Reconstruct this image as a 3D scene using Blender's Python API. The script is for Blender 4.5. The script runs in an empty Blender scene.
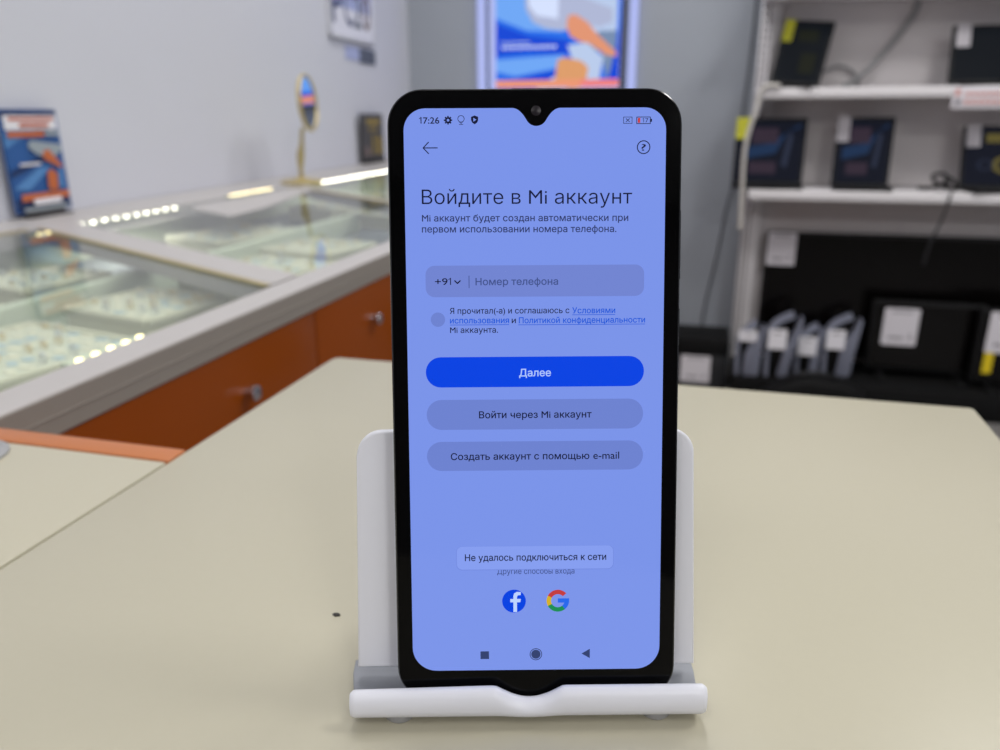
import bpy, bmesh, math, random
from mathutils import Vector, Matrix
random.seed(7)
R = math.radians
sc = bpy.context.scene
COL = sc.collection

# ------------------------------------------------------------------ camera, world, lights, exposure
CAM = Vector((0, 0, 1.06))
pitch, yaw, roll = R(18.65), R(15.1), R(0.27)
fw = Vector((-math.sin(yaw) * math.cos(pitch), math.cos(yaw) * math.cos(pitch), -math.sin(pitch)))
rt = Vector((math.cos(yaw), math.sin(yaw), 0))
dn = fw.cross(rt)
rt2 = rt * math.cos(roll) + dn * math.sin(roll)
dn2 = dn * math.cos(roll) - rt * math.sin(roll)
cam_data = bpy.data.cameras.new('camera')
cam = bpy.data.objects.new('camera', cam_data)
COL.objects.link(cam)
m3 = Matrix((rt2, -dn2, -fw)).transposed()
cam.matrix_world = Matrix.Translation(CAM) @ m3.to_4x4()
cam_data.sensor_width = 36.0
cam_data.lens = 36.0 * 769 / 1000
cam_data.clip_start = 0.01
cam_data.dof.use_dof = True
cam_data.dof.focus_distance = 0.2035
cam_data.dof.aperture_fstop = cam_data.lens / 2.3
sc.camera = cam

world = bpy.data.worlds.new('World')
sc.world = world
world.use_nodes = True
bg = world.node_tree.nodes['Background']
bg.inputs[0].default_value = (0.75, 0.8, 0.9, 1)
bg.inputs[1].default_value = 0.12

def area(name, loc, size, power, color=(1, 0.985, 0.965)):
    l = bpy.data.lights.new(name, 'AREA')
    l.shape = 'RECTANGLE'; l.size, l.size_y = size
    l.energy = power; l.color = color
    o = bpy.data.objects.new(name, l); o.location = loc
    COL.objects.link(o)
    return o
for i, (x, y, w) in enumerate([(-0.4, 1.1, 16), (1.35, 0.9, 26), (-0.4, 2.4, 17), (1.35, 2.1, 19), (-0.4, -0.9, 8), (1.35, -0.9, 8), (-0.4, -2.8, 22), (2.3, -2.8, 78)]):
    area('ceiling_panel_lamp', (x, y, 2.94), (0.6, 0.6), w)
sc.view_settings.view_transform = 'Standard'
sc.view_settings.look = 'None'
sc.view_settings.gamma = 1.0
sc.view_settings.use_curve_mapping = False
sc.view_settings.exposure = 0.0
sc.cycles.use_denoising = True
sc.cycles.max_bounces = 8
sc.cycles.transparent_max_bounces = 12

# ------------------------------------------------------------------ materials
def lin(c):
    return tuple((v / 255 / 12.92) if v / 255 <= 0.04045 else ((v / 255 + 0.055) / 1.055) ** 2.4 for v in c) + (1.0,)

def mat(name, rgb, rough=0.5, metal=0.0, spec=0.5, emit=None, estr=1.0, noise=0.0, nscale=40.0, bump=0.0, coat=0.0):
    m = bpy.data.materials.new(name); m.use_nodes = True
    nt = m.node_tree; p = nt.nodes['Principled BSDF']
    p.inputs['Base Color'].default_value = lin(rgb)
    p.inputs['Roughness'].default_value = rough
    p.inputs['Metallic'].default_value = metal
    p.inputs['Specular IOR Level'].default_value = spec
    if coat:
        p.inputs['Coat Weight'].default_value = coat
        p.inputs['Coat Roughness'].default_value = 0.05
    if emit:
        p.inputs['Emission Color'].default_value = lin(emit)
        p.inputs['Emission Strength'].default_value = estr
    if noise or bump:
        tc = nt.nodes.new('ShaderNodeTexCoord')
        n = nt.nodes.new('ShaderNodeTexNoise'); n.inputs['Scale'].default_value = nscale
        n.inputs['Detail'].default_value = 6
        nt.links.new(tc.outputs['Object'], n.inputs['Vector'])
        if noise:
            mx = nt.nodes.new('ShaderNodeMix'); mx.data_type = 'RGBA'
            a = lin(rgb); k = 1 - noise
            mx.inputs['A'].default_value = (a[0] * k, a[1] * k, a[2] * k, 1)
            mx.inputs['B'].default_value = (min(1, a[0] * (1 + noise)), min(1, a[1] * (1 + noise)), min(1, a[2] * (1 + noise)), 1)
            nt.links.new(n.outputs['Fac'], mx.inputs['Factor'])
            nt.links.new(mx.outputs['Result'], p.inputs['Base Color'])
        if bump:
            b = nt.nodes.new('ShaderNodeBump'); b.inputs['Strength'].default_value = bump
            b.inputs['Distance'].default_value = 0.001
            nt.links.new(n.outputs['Fac'], b.inputs['Height'])
            nt.links.new(b.outputs['Normal'], p.inputs['Normal'])
    return m

def glass_mat(name, tint=(0.97, 0.99, 0.97), ior=1.5, rough=0.0):
    m = bpy.data.materials.new(name); m.use_nodes = True
    nt = m.node_tree
    for n in list(nt.nodes): nt.nodes.remove(n)
    out = nt.nodes.new('ShaderNodeOutputMaterial')
    tr = nt.nodes.new('ShaderNodeBsdfTransparent'); tr.inputs[0].default_value = tint + (1,)
    gl = nt.nodes.new('ShaderNodeBsdfGlossy'); gl.inputs['Roughness'].default_value = rough
    fr = nt.nodes.new('ShaderNodeFresnel'); fr.inputs[0].default_value = ior
    mx = nt.nodes.new('ShaderNodeMixShader')
    ge = nt.nodes.new('ShaderNodeNewGeometry'); ma = nt.nodes.new('ShaderNodeMath'); ma.operation = 'SUBTRACT'; ma.use_clamp = True
    nt.links.new(fr.outputs[0], ma.inputs[0]); nt.links.new(ge.outputs['Backfacing'], ma.inputs[1])
    nt.links.new(ma.outputs[0], mx.inputs[0]); nt.links.new(tr.outputs[0], mx.inputs[1]); nt.links.new(gl.outputs[0], mx.inputs[2])
    nt.links.new(mx.outputs[0], out.inputs[0])
    return m

M = dict(
    wall_white=mat('painted_wall_white', (202, 203, 212), 0.7, noise=0.02, nscale=3),
    wall_grey=mat('painted_wall_grey', (150, 155, 164), 0.7, noise=0.02, nscale=3),
    wall_dark=mat('dark_shop_wall', (96, 92, 92), 0.7, noise=0.02, nscale=3),
    ceiling=mat('ceiling_white', (225, 225, 225), 0.8),
    floor=mat('floor_tile', (120, 118, 116), 0.4, noise=0.06, nscale=8),
    cream=mat('cream_laminate', (181, 176, 156), 0.32, noise=0.015, nscale=300, bump=0.02),
    cream_side=mat('cream_board', (210, 205, 190), 0.5),
    speck=mat('dark_speck', (45, 42, 40), 0.8),
    orange=mat('orange_laminate', (130, 59, 0), 0.25, spec=0.35, noise=0.02, nscale=20),
    orange_edge=mat('orange_edge', (180, 108, 60), 0.35, noise=0.02, nscale=20),
    grey_lam=mat('grey_laminate', (178, 174, 172), 0.4, noise=0.02, nscale=60),
    grey_dark=mat('grey_laminate_edge', (146, 139, 132), 0.45),
    gold_trim=mat('gold_trim', (196, 178, 124), 0.35, metal=0.6),
    case_floor=mat('case_felt_grey', (136, 142, 144), 0.8),
    case_side=mat('case_lining_pale', (214, 222, 200), 0.6),
    tray=mat('tray_cream', (222, 220, 196), 0.7),
    tray_pad=mat('tray_pad_velvet', (218, 220, 202), 0.9, noise=0.06, nscale=200),
    gold=mat('gold', (226, 206, 156), 0.35, metal=0.4),
    silver=mat('silver', (212, 216, 218), 0.3, metal=0.4),
    chrome=mat('chrome', (200, 195, 200), 0.15, metal=1),
    tag_blue=mat('tag_paper_blue', (184, 205, 214), 0.8),
    tag_cream=mat('tag_paper_cream', (240, 236, 214), 0.8),
    tag_green=mat('tag_paper_lime', (206, 222, 120), 0.8),
    led=mat('led_diode', (255, 255, 240), 0.5, emit=(255, 250, 232), estr=17),
    led_warm=mat('led_diode_warm', (255, 240, 200), 0.5, emit=(255, 232, 170), estr=5),
    glass=glass_mat('case_glass'),
    white_pl=mat('white_plastic', (222, 223, 231), 0.35, spec=0.4),
    pad_grey=mat('grey_rubber_pad', (142, 145, 152), 0.55),
    rubber=mat('clear_rubber_foot', (150, 150, 152), 0.4),
    phone_black=mat('phone_black_gloss', (13, 13, 15), 0.16, spec=0.5),
    phone_frame=mat('phone_frame_dark', (24, 25, 28), 0.22, spec=0.6),
    bezel=mat('bezel_glass_black', (5, 5, 6), 0.06, spec=0.12),
    lens=mat('camera_lens', (34, 30, 36), 0.3, spec=0.2),
    lens_ring=mat('camera_ring', (12, 12, 14), 0.2),
    black=mat('black_plastic', (13, 13, 15), 0.5, spec=0.3),
    black_matte=mat('black_matte', (9, 9, 10), 0.7, spec=0.2),
    black_gloss=mat('black_gloss_panel', (8, 6, 6), 0.2, spec=0.2),
    dark_grey=mat('dark_grey_plastic', (28, 29, 33), 0.5),
    mid_grey=mat('grey_plastic', (122, 125, 141), 0.45),
    cable_grey=mat('grey_cable', (150, 150, 152), 0.5),
    cable_white=mat('white_cable', (196, 192, 186), 0.5),
    cable_black=mat('black_cable', (42, 42, 46), 0.5),
    shelf=mat('shelf_white_metal', (220, 217, 219), 0.35),
    shelf_back=mat('shelf_back_panel', (216, 211, 212), 0.55, noise=0.02, nscale=5),
    slot=mat('slot_dark', (84, 82, 84), 0.7),
    tag=mat('price_tag_white', (214, 210, 216), 0.6),
    tag_bright=mat('price_tag_bright', (232, 230, 236), 0.6),
    tag_ink=mat('price_tag_ink', (120, 116, 124), 0.8),
    tag_red=mat('sign_red_ink', (204, 150, 144), 0.8),
    yellow=mat('sticker_yellow', (206, 204, 50), 0.6),
    yellow2=mat('sticker_deep_yellow', (222, 196, 20), 0.6),
    acrylic=glass_mat('clear_acrylic', (0.86, 0.88, 0.92), 1.45, 0.05),
    mirror=mat('mirror_silver', (235, 238, 245), 0.02, metal=1),
    frame_dark=mat('frame_charcoal', (70, 68, 70), 0.5),
    art_gold=mat('art_gold', (150, 128, 60), 0.6),
    p_paper=mat('print_white', (222, 222, 232), 0.6),
    p_lav=mat('print_lavender', (168, 176, 214), 0.6),
    p_ink=mat('print_dark_blue', (70, 76, 110), 0.6),
    p_brown=mat('print_brown', (120, 104, 104), 0.6),
    p_slate=mat('print_slate', (86, 92, 108), 0.6),
    c_blue=mat('card_blue', (46, 90, 152), 0.35),
    c_blue2=mat('card_light_blue', (84, 134, 190), 0.35),
    c_navy=mat('card_navy', (30, 52, 98), 0.35),
    c_white=mat('card_white', (228, 226, 232), 0.35),
    c_orange=mat('card_orange', (190, 104, 62), 0.35),
    c_red=mat('card_red', (186, 98, 70), 0.35),
    c_grey=mat('card_grey', (150, 160, 168), 0.35),
)
def glow(name, rgb, s=1.0, base=(4, 4, 4)):
    return mat(name, base, 0.5, spec=0.08, emit=rgb, estr=s)
G = dict(
    blue=glow('lightbox_blue', (40, 110, 232)), deep=glow('lightbox_deep_blue', (22, 72, 214)), sky=glow('lightbox_light_blue', (112, 168, 246)),
    pale=glow('lightbox_pale', (186, 204, 236)), white=glow('lightbox_white', (214, 226, 255)), grey=glow('lightbox_grey', (176, 184, 214)),
    hand=glow('lightbox_orange', (226, 150, 116)), tan=glow('lightbox_tan', (222, 158, 108)), band=glow('lightbox_band', (238, 152, 118)), coral=glow('lightbox_coral', (240, 130, 130)),
    edge=glow('acrylic_lit_edge', (176, 186, 240)), steel=glow('lightbox_steel', (120, 142, 176)),
)
S = dict(
    bg=None, ink=glow('screen_ink', (14, 18, 52)), ink2=glow('screen_ink_soft', (44, 54, 100)), ink3=glow('screen_ink_grey', (66, 82, 140)),
    field=glow('screen_field', (113, 132, 209)), btn=glow('screen_button_grey', (109, 130, 208)), blue=glow('screen_button_blue', (0, 66, 226)),
    pale=glow('screen_pale_text', (176, 200, 255)), link=glow('screen_link', (10, 84, 214)), toast=glow('screen_toast', (134, 158, 240)), toast_edge=glow('screen_toast_edge', (114, 137, 222)),
    white=glow('screen_white', (190, 212, 255)), nav=glow('screen_nav', (52, 66, 112)),
    red=glow('screen_red', (196, 60, 62)), yel=glow('screen_yellow', (214, 176, 40)), green=glow('screen_green', (26, 142, 84)), gblue=glow('screen_g_blue', (38, 104, 236)),
    lap_navy=glow('laptop_navy', (18, 21, 33)), lap_blue=glow('laptop_blue', (28, 48, 78)), lap_red=glow('laptop_red', (52, 42, 54)), lap_dark=glow('laptop_dark', (16, 20, 26)), lap_olive=glow('laptop_olive', (30, 32, 24)), lap_gold=glow('laptop_gold', (92, 84, 46)), lap_grey=glow('laptop_grey', (42, 48, 66)),
)
def screen_bg():
    # the login page's own pale-to-blue background, as the display shows it
    m = bpy.data.materials.new('screen_background'); m.use_nodes = True
    nt = m.node_tree; p = nt.nodes['Principled BSDF']
    p.inputs['Base Color'].default_value = (0.001, 0.001, 0.001, 1)
    p.inputs['Roughness'].default_value = 0.08; p.inputs['Specular IOR Level'].default_value = 0.2
    p.inputs['Emission Color'].default_value = lin((123, 148, 233)); p.inputs['Emission Strength'].default_value = 1.0
    return m
S['bg'] = screen_bg()

# ------------------------------------------------------------------ mesh builder
class MB:
    def __init__(s): s.bm = bmesh.new(); s.mats = []
    def mi(s, m):
        if m not in s.mats: s.mats.append(m)
        return s.mats.index(m)
    def _mark(s, faces, m, smooth=False):
        i = s.mi(m)
        for f in faces: f.material_index = i; f.smooth = smooth
    def box(s, lo, hi, m, bev=0.0, seg=2, mtx=None):
        c = [(a + b) / 2 for a, b in zip(lo, hi)]; d = [abs(b - a) for a, b in zip(lo, hi)]
        t = bmesh.new()
        bmesh.ops.create_cube(t, size=1, matrix=Matrix.Translation(c) @ Matrix.Diagonal((*d, 1)))
        if bev: bmesh.ops.bevel(t, geom=t.edges[:], offset=min(bev, min(d) * 0.49), segments=seg, profile=0.5, affect='EDGES')
        s._merge(t, m, mtx, False)
        return s
    def _merge(s, t, m, mtx=None, smooth=False):
        if mtx is not None: bmesh.ops.transform(t, matrix=mtx, verts=t.verts)
        vm = {v: s.bm.verts.new(v.co) for v in t.verts}
        fs = []
        for f in t.faces:
            try: fs.append(s.bm.faces.new([vm[v] for v in f.verts]))
            except ValueError: pass
        s._mark(fs, m, smooth); t.free()
    def poly(s, pts, m, flip=False):
        vs = [s.bm.verts.new(p) for p in pts]
        if flip: vs.reverse()
        f = s.bm.faces.new(vs); s._mark([f], m)
        return s
    def prism(s, pts, off, m, smooth=False, bev=0.0, seg=3):
        # closed outline pts (3-D), extruded by vector off
        t = bmesh.new(); off = Vector(off)
        a = [t.verts.new(p) for p in pts]; b = [t.verts.new(Vector(p) + off) for p in pts]
        n = len(pts)
        fa = t.faces.new(a); fb = t.faces.new(b[::-1])
        for i in range(n): t.faces.new((a[i], b[i], b[(i + 1) % n], a[(i + 1) % n]))
        bmesh.ops.recalc_face_normals(t, faces=t.faces)
        if bev:
            es = [e for e in t.edges if (e.verts[0] in a and e.verts[1] in a) or (e.verts[0] in b and e.verts[1] in b)]
            bmesh.ops.bevel(t, geom=es, offset=bev, segments=seg, profile=0.5, affect='EDGES')
        s._merge(t, m, None, smooth)
        return s
    def tube(s, pts, r, m, seg=10, cap=True):
        pts = [Vector(p) for p in pts]; rings = []
        rr = r if isinstance(r, (list, tuple)) else [r] * len(pts)
        up = Vector((0.13, 0.31, 0.94)).normalized()
        for i, p in enumerate(pts):
            d = (pts[min(i + 1, len(pts) - 1)] - pts[max(i - 1, 0)]).normalized()
            a = d.cross(up)
            if a.length < 1e-3: a = d.cross(Vector((1, 0, 0)))
            a.normalize(); b = d.cross(a).normalized(); up = a.cross(d) if True else up
            rings.append([s.bm.verts.new(p + (a * math.cos(k * 2 * math.pi / seg) + b * math.sin(k * 2 * math.pi / seg)) * rr[i]) for k in range(seg)])
        fs = []
        for i in range(len(rings) - 1):
            for k in range(seg):
                fs.append(s.bm.faces.new((rings[i][k], rings[i][(k + 1) % seg], rings[i + 1][(k + 1) % seg], rings[i + 1][k])))
        s._mark(fs, m, True)
        if cap: s._mark([s.bm.faces.new(rings[0][::-1]), s.bm.faces.new(rings[-1])], m)
        return s
    def lathe(s, prof, m, origin=(0, 0, 0), axis=(0, 0, 1), seg=32):
        o = Vector(origin); ax = Vector(axis).normalized()
        a = ax.orthogonal().normalized(); b = ax.cross(a)
        rings = []
        for r, h in prof:
            if r < 1e-7: rings.append([s.bm.verts.new(o + ax * h)])
            else: rings.append([s.bm.verts.new(o + ax * h + (a * math.cos(k * 2 * math.pi / seg) + b * math.sin(k * 2 * math.pi / seg)) * r) for k in range(seg)])
        fs = []
        for p, q in zip(rings, rings[1:]):
            for k in range(seg):
                k2 = (k + 1) % seg
                vs = [p[0]] if len(p) == 1 else [p[k], p[k2]]
                vs += [q[0]] if len(q) == 1 else [q[k2], q[k]]
                if len(vs) > 2: fs.append(s.bm.faces.new(vs))
        s._mark(fs, m, True)
        return s
    def build(s, name, parent=None, recalc=True, mtx=None, ang=40):
        if recalc: bmesh.ops.recalc_face_normals(s.bm, faces=s.bm.faces)
        me = bpy.data.meshes.new(name); s.bm.to_mesh(me); s.bm.free()
        for m in s.mats: me.materials.append(m)
        try: me.set_sharp_from_angle(angle=R(ang))
        except Exception: pass
        o = bpy.data.objects.new(name, me); COL.objects.link(o)
        if parent: o.parent = parent
        if mtx is not None: o.matrix_local = mtx
        return o

def tag(o, label=None, cat=None, group=None, kind=None):
    if label: o['label'] = label
    if cat: o['category'] = cat
    if group: o['group'] = group
    if kind: o['kind'] = kind
    return o
def empty(name, loc=(0, 0, 0), rot=(0, 0, 0)):
    o = bpy.data.objects.new(name, None); o.empty_display_size = 0.05
    o.location = loc; o.rotation_euler = rot; COL.objects.link(o)
    return o
def struct(o): o['kind'] = 'structure'; return o

def rrect(x0, y0, x1, y1, r, n=8):
    rs = r if isinstance(r, (list, tuple)) else [r] * 4      # bl, br, tr, tl
    pts = []
    for (cx, cy, a0, rr) in ((x0 + rs[0], y0 + rs[0], 180, rs[0]), (x1 - rs[1], y0 + rs[1], 270, rs[1]), (x1 - rs[2], y1 - rs[2], 0, rs[2]), (x0 + rs[3], y1 - rs[3], 90, rs[3])):
        for k in range(n + 1):
            a = R(a0 + 90 * k / n); pts.append((cx + rr * math.cos(a), cy + rr * math.sin(a)))
    return pts
def circ(cx, cy, r, n=40, a0=0, a1=360):
    return [(cx + r * math.cos(R(a0 + (a1 - a0) * k / n)), cy + r * math.sin(R(a0 + (a1 - a0) * k / n))) for k in range(n + (0 if a1 - a0 == 360 else 1))]
def bez(p0, p1, p2, p3, n=14):
    p0, p1, p2, p3 = map(Vector, (p0, p1, p2, p3))
    return [p0 * (1 - t) ** 3 + p1 * 3 * t * (1 - t) ** 2 + p2 * 3 * t * t * (1 - t) + p3 * t ** 3 for t in [k / n for k in range(n + 1)]]
def smooth_path(pts, n=8):
    P = [Vector(p) for p in pts]; out = []
    for i in range(len(P) - 1):
        a, b, c, d = P[max(i - 1, 0)], P[i], P[i + 1], P[min(i + 2, len(P) - 1)]
        for k in range(n):
            t = k / n
            out.append(0.5 * ((2 * b) + (c - a) * t + (2 * a - 5 * b + 4 * c - d) * t * t + (3 * b - a - 3 * c + d) * t ** 3))
    out.append(P[-1]); return out

def text_mesh(body, weight=0.0):
    # outlines of the built-in font, filled by the non-zero rule (its letters have overlapping contours)
    from mathutils.geometry import delaunay_2d_cdt
    cu = bpy.data.curves.new('txt', 'FONT'); cu.body = body; cu.size = 1.0
    o = bpy.data.objects.new('txt', cu); COL.objects.link(o)
    bpy.context.view_layer.update()
    loops = []
    for sp in o.to_curve(bpy.context.evaluated_depsgraph_get()).splines:
        bp_ = sp.bezier_points; pts = []
        for i in range(len(bp_)):
            a, b = bp_[i], bp_[(i + 1) % len(bp_)]
            p0, p1, p2, p3 = a.co.xy, a.handle_right.xy, b.handle_left.xy, b.co.xy
            straight = abs((p1 - p0).cross(p3 - p0)) + abs((p2 - p0).cross(p3 - p0)) < 1e-6
            for k in range(1 if straight else 5):
                t = k / 5; q = p0 * (1 - t) ** 3 + p1 * 3 * t * (1 - t) ** 2 + p2 * 3 * t * t * (1 - t) + p3 * t ** 3
                if not pts or (q - pts[-1]).length > 1e-5: pts.append(q)
        if len(pts) > 1 and (pts[0] - pts[-1]).length < 1e-5: pts.pop()
        if len(pts) > 2: loops.append(pts)
    o.to_curve_clear(); bpy.data.objects.remove(o); bpy.data.curves.remove(cu)
    def sarea(l): return sum(a.x * b.y - b.x * a.y for a, b in zip(l, l[1:] + l[:1])) / 2
    # group contours glyph by glyph: loops whose x-ranges overlap
    groups = []
    for l in sorted(loops, key=lambda l: min(p.x for p in l)):
        a, b = min(p.x for p in l), max(p.x for p in l)
        if groups and a < groups[-1][1] - 1e-4: groups[-1][0].append(l); groups[-1][1] = max(groups[-1][1], b)
        else: groups.append([[l], b])
    for g_ in groups if weight else ():
        big = max(g_[0], key=lambda l: abs(sarea(l))); sgn = 1 if sarea(big) > 0 else -1
        new = []
        for l in g_[0]:
            n = len(l); q = []
            for i in range(n):
                e0 = (l[i] - l[i - 1]).normalized(); e1 = (l[(i + 1) % n] - l[i]).normalized()
                n0 = Vector((e0.y, -e0.x)); n1 = Vector((e1.y, -e1.x)); m = n0 + n1
                m = n0 if m.length < 1e-4 else m.normalized()
                q.append(l[i] + m * (sgn * weight / max(0.5, m.dot(n0))))
            new.append(q)
        g_[0] = new
    verts, faces = [], []
    for ls, _ in groups:
        vv, ee = [], []
        for l in ls:
            k = len(vv); vv += l; ee += [(k + i, k + (i + 1) % len(l)) for i in range(len(l))]
        rv, re, rf = delaunay_2d_cdt(vv, ee, [], 0, 1e-6)[:3]
        base = len(verts); verts += [(p.x, p.y, 0) for p in rv]
        for f in rf:
            c = sum((Vector(rv[k]) for k in f), Vector((0, 0))) / len(f); w = 0
            for l in ls:
                for a, b in zip(l, l[1:] + l[:1]):
                    if (a.y <= c.y) != (b.y <= c.y):
                        x = a.x + (c.y - a.y) / (b.y - a.y) * (b.x - a.x)
                        if x > c.x: w += 1 if b.y > a.y else -1
            if w: faces.append([base + k for k in f])
    me = bpy.data.meshes.new('text'); me.from_pydata(verts, [], faces); me.update()
    return me

# ------------------------------------------------------------------ the room
def wall_left_x(y): return -1.195 - (y - 1.25) * 0.0575
YB = 3.39
mb = MB(); mb.box((-1.6, -4.6, -0.1), (3.6, YB + 0.1, 0), M['floor']); struct(mb.build('floor'))
mb = MB(); mb.box((-1.6, -4.6, 3.0), (3.6, YB + 0.1, 3.1), M['ceiling']); struct(mb.build('ceiling'))
mb = MB(); mb.prism([(wall_left_x(-4.5), -4.5, 0), (wall_left_x(YB), YB, 0), (wall_left_x(YB) - 0.1, YB, 0), (wall_left_x(-4.5) - 0.1, -4.5, 0)], (0, 0, 3.0), M['wall_white']); struct(mb.build('wall_left'))
mb = MB(); mb.box((-1.6, YB, 0), (3.5, YB + 0.1, 3.0), M['wall_grey']); struct(mb.build('wall_back'))
mb = MB(); mb.box((3.5, -4.5, 0), (3.6, YB + 0.1, 3.0), M['wall_grey']); struct(mb.build('wall_right'))
mb = MB(); mb.box((-1.6, -4.6, 0), (3.6, -4.5, 3.0), M['wall_dark']); struct(mb.build('wall_front'))

# ------------------------------------------------------------------ cream table the phone stands on
TZ = 0.90
tbl = empty('counter_table', (0, 0, 0))
tag(tbl, 'cream laminate table whose top carries the phone on its white stand', 'table')
mb = MB(); mb.prism([(x, y, TZ - 0.028) for x, y in rrect(-0.2465, -0.35, 0.155, 0.468, [0.002, 0.002, 0.003, 0.006], 5)], (0, 0, 0.028), M['cream'], bev=0.0015, seg=2)
mb.build('table_top', tbl)
mb = MB()
mb.box((-0.236, -0.34, 0.06), (-0.218, 0.45, TZ - 0.028), M['cream_side'], 0.001)
mb.box((0.124, -0.34, 0.06), (0.142, 0.45, TZ - 0.028), M['cream_side'], 0.001)
mb.build('side_panel', tbl)
mb = MB(); mb.box((-0.218, 0.43, 0.06), (0.124, 0.448, TZ - 0.028), M['cream_side'], 0.001); mb.build('back_panel', tbl)
mb = MB(); mb.box((-0.226, -0.32, 0.0), (0.132, 0.43, 0.06), M['black_matte'], 0.001); mb.build('plinth', tbl)
mb = MB(); mb.prism([(-0.1113 + 0.0012 * math.cos(R(a)) + 0.0003 * math.cos(R(3 * a)), 0.1986 + 0.0009 * math.sin(R(a)), TZ) for a in range(0, 360, 30)], (0, 0, 0.0004), M['speck'])
tag(mb.build('dirt_speck'), 'tiny dark speck lying on the cream table left of the phone stand', 'speck')

flap = empty('counter_flap', (0, 0, 0))
tag(flap, 'cream counter flap left of the seam, between the main table and the glass counter', 'counter')
mb = MB(); mb.box((-0.62, -0.35, TZ - 0.028), (-0.2475, 0.289, TZ), M['cream'], 0.001)
mb.build('flap_top', flap)
mb = MB(); mb.lathe([(0, 0.0), (0.020, 0), (0.020, 0.0012), (0.0185, 0.0022), (0.014, 0.0022), (0.013, 0.0012), (0, 0.0012)], M['rubber'], (-0.349, 0.268, TZ))
mb.build('grommet_cap', flap)['label'] = 'grey round cable grommet cap'
mb = MB(); mb.box((-0.60, -0.34, 0), (-0.582, 0.20, TZ - 0.028), M['cream_side'], 0.001); mb.box((-0.268, -0.34, 0), (-0.250, 0.28, TZ - 0.028), M['cream_side'], 0.001)
mb.build('side_panel', flap)
mb = MB(); mb.box((-0.4035, 0.2895, 0.0), (-0.2468, 0.3035, TZ + 0.0005), M['orange_edge'], 0.001)
tag(mb.build('orange_panel'), 'upright orange panel whose thin edge borders the far side of the cream flap', 'panel')

# ------------------------------------------------------------------ glass display counter along the left wall
CZ = 0.89
XF = -0.404
cnt = empty('display_counter', (XF, 0, 0))
tag(cnt, 'long glass-topped jewellery counter with grey frame and orange door fronts along the left wall', 'display counter')
def C(mbo, name, par=cnt):      # build in world coordinates, then parent
    o = mbo.build(name, par)
    if par is cnt: o.matrix_parent_inverse = Matrix.Translation((-XF, 0, 0))
    return o
Y0, Y1 = 0.306, YB - 0.02
def wx(y): return wall_left_x(y) + 0.003
# frame pieces and a reflection tab (flat slabs 30 mm thick)
def slab(mbo, pts, m, z1=CZ, h=0.026): mbo.prism([(x, y, z1 - h) for x, y in pts], (0, 0, h), m, bev=0.0008, seg=1)
fr = MB()
slab(fr, [(XF, Y0), (XF, Y1), (-0.450, Y1), (-0.440, Y0)], M['grey_lam'])
slab(fr, [(wx(Y0), Y0), (-1.05, Y0), (-1.05, 1.0), (-1.045, 1.9), (-1.085, 2.6), (-1.10, Y1), (wx(Y1), Y1)], M['grey_lam'])
slab(fr, [(-1.045, 1.026), (-0.448, 0.720), (-0.448, 0.776), (-1.02, 1.082), (-1.05, 1.10)], M['grey_lam'])   # divider
slab(fr, [(-1.047, 1.86), (-0.953, 1.76), (-0.448, 1.36), (-0.448, 1.375), (-0.94, 1.78), (-1.045, 1.885)], M['grey_lam'])  # thin divider
slab(fr, [(-1.012, 1.385), (-0.99, 1.33), (-0.837, 1.234), (-0.852, 1.377), (-0.95, 1.76), (-1.012, 1.80)], M['grey_lam'], CZ - 0.0005, 0.0015)  # thin grey tab: a wall reflection in the glass, built as a plate
slab(fr, [(-0.448, Y0), (-1.05, Y0), (-1.05, Y0 + 0.05), (-0.448, Y0 + 0.05)], M['grey_lam'])
slab(fr, [(-0.45, 2.62), (-0.45, 2.67), (-1.085, 2.67), (-1.085, 2.62)], M['grey_lam'])
C(fr, 'top_frame')
def trim(a, b, w=0.006):
    a, b = Vector((*a, CZ)), Vector((*b, CZ)); d = (b - a).normalized(); n = Vector((-d.y, d.x, 0)) * w
    tr.prism([a, b, b + n, a + n], (0, 0, 0.0012), M['gold_trim'])
for a_, b_ in (((-1.045, 1.014), (-0.448, 0.708)), ((-1.05, 0.36), (-1.05, 1.0)), ((-0.953, 1.745), (-0.448, 1.35))):
    tr = MB(); trim(a_, b_, 0.007); C(tr, 'gold_trim')['label'] = 'thin gold trim along the glass edge'
# glass panes
def pane(pts):
    g = MB(); g.prism([(x, y, CZ - 0.007) for x, y in pts], (0, 0, 0.0055), M['glass']); o = C(g, 'glass_pane'); return o
pane([(-0.446, Y0 + 0.04), (-1.055, Y0 + 0.04), (-1.055, 1.02), (-0.446, 0.715)])
pane([(-0.446, 0.78), (-1.055, 1.10), (-1.055, 1.86), (-0.446, 1.355)])
pane([(-0.446, 1.38), (-1.05, 1.89), (-1.09, 2.63), (-0.448, 2.63)])
# case interior
ci = MB()
ci.box((-1.12, Y0, 0.80), (-0.42, 2.66, 0.81), M['case_floor'])
C(ci, 'case_floor')
ci = MB(); ci.box((-1.12, Y0, 0.81), (-1.11, 2.66, CZ - 0.027), M['case_side']); ci.box((-0.43, Y0, 0.81), (-0.42, 2.66, CZ - 0.027), M['case_side']); C(ci, 'case_lining')
rl = MB(); rl.box((-0.795, 0.36, 0.81), (-0.775, 1.0, 0.852), M['case_side'], 0.002); C(rl, 'rail')
rl = MB(); rl.box((-0.785, 1.02, 0.81), (-0.765, 1.62, 0.852), M['case_side'], 0.002); C(rl, 'rail')
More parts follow.
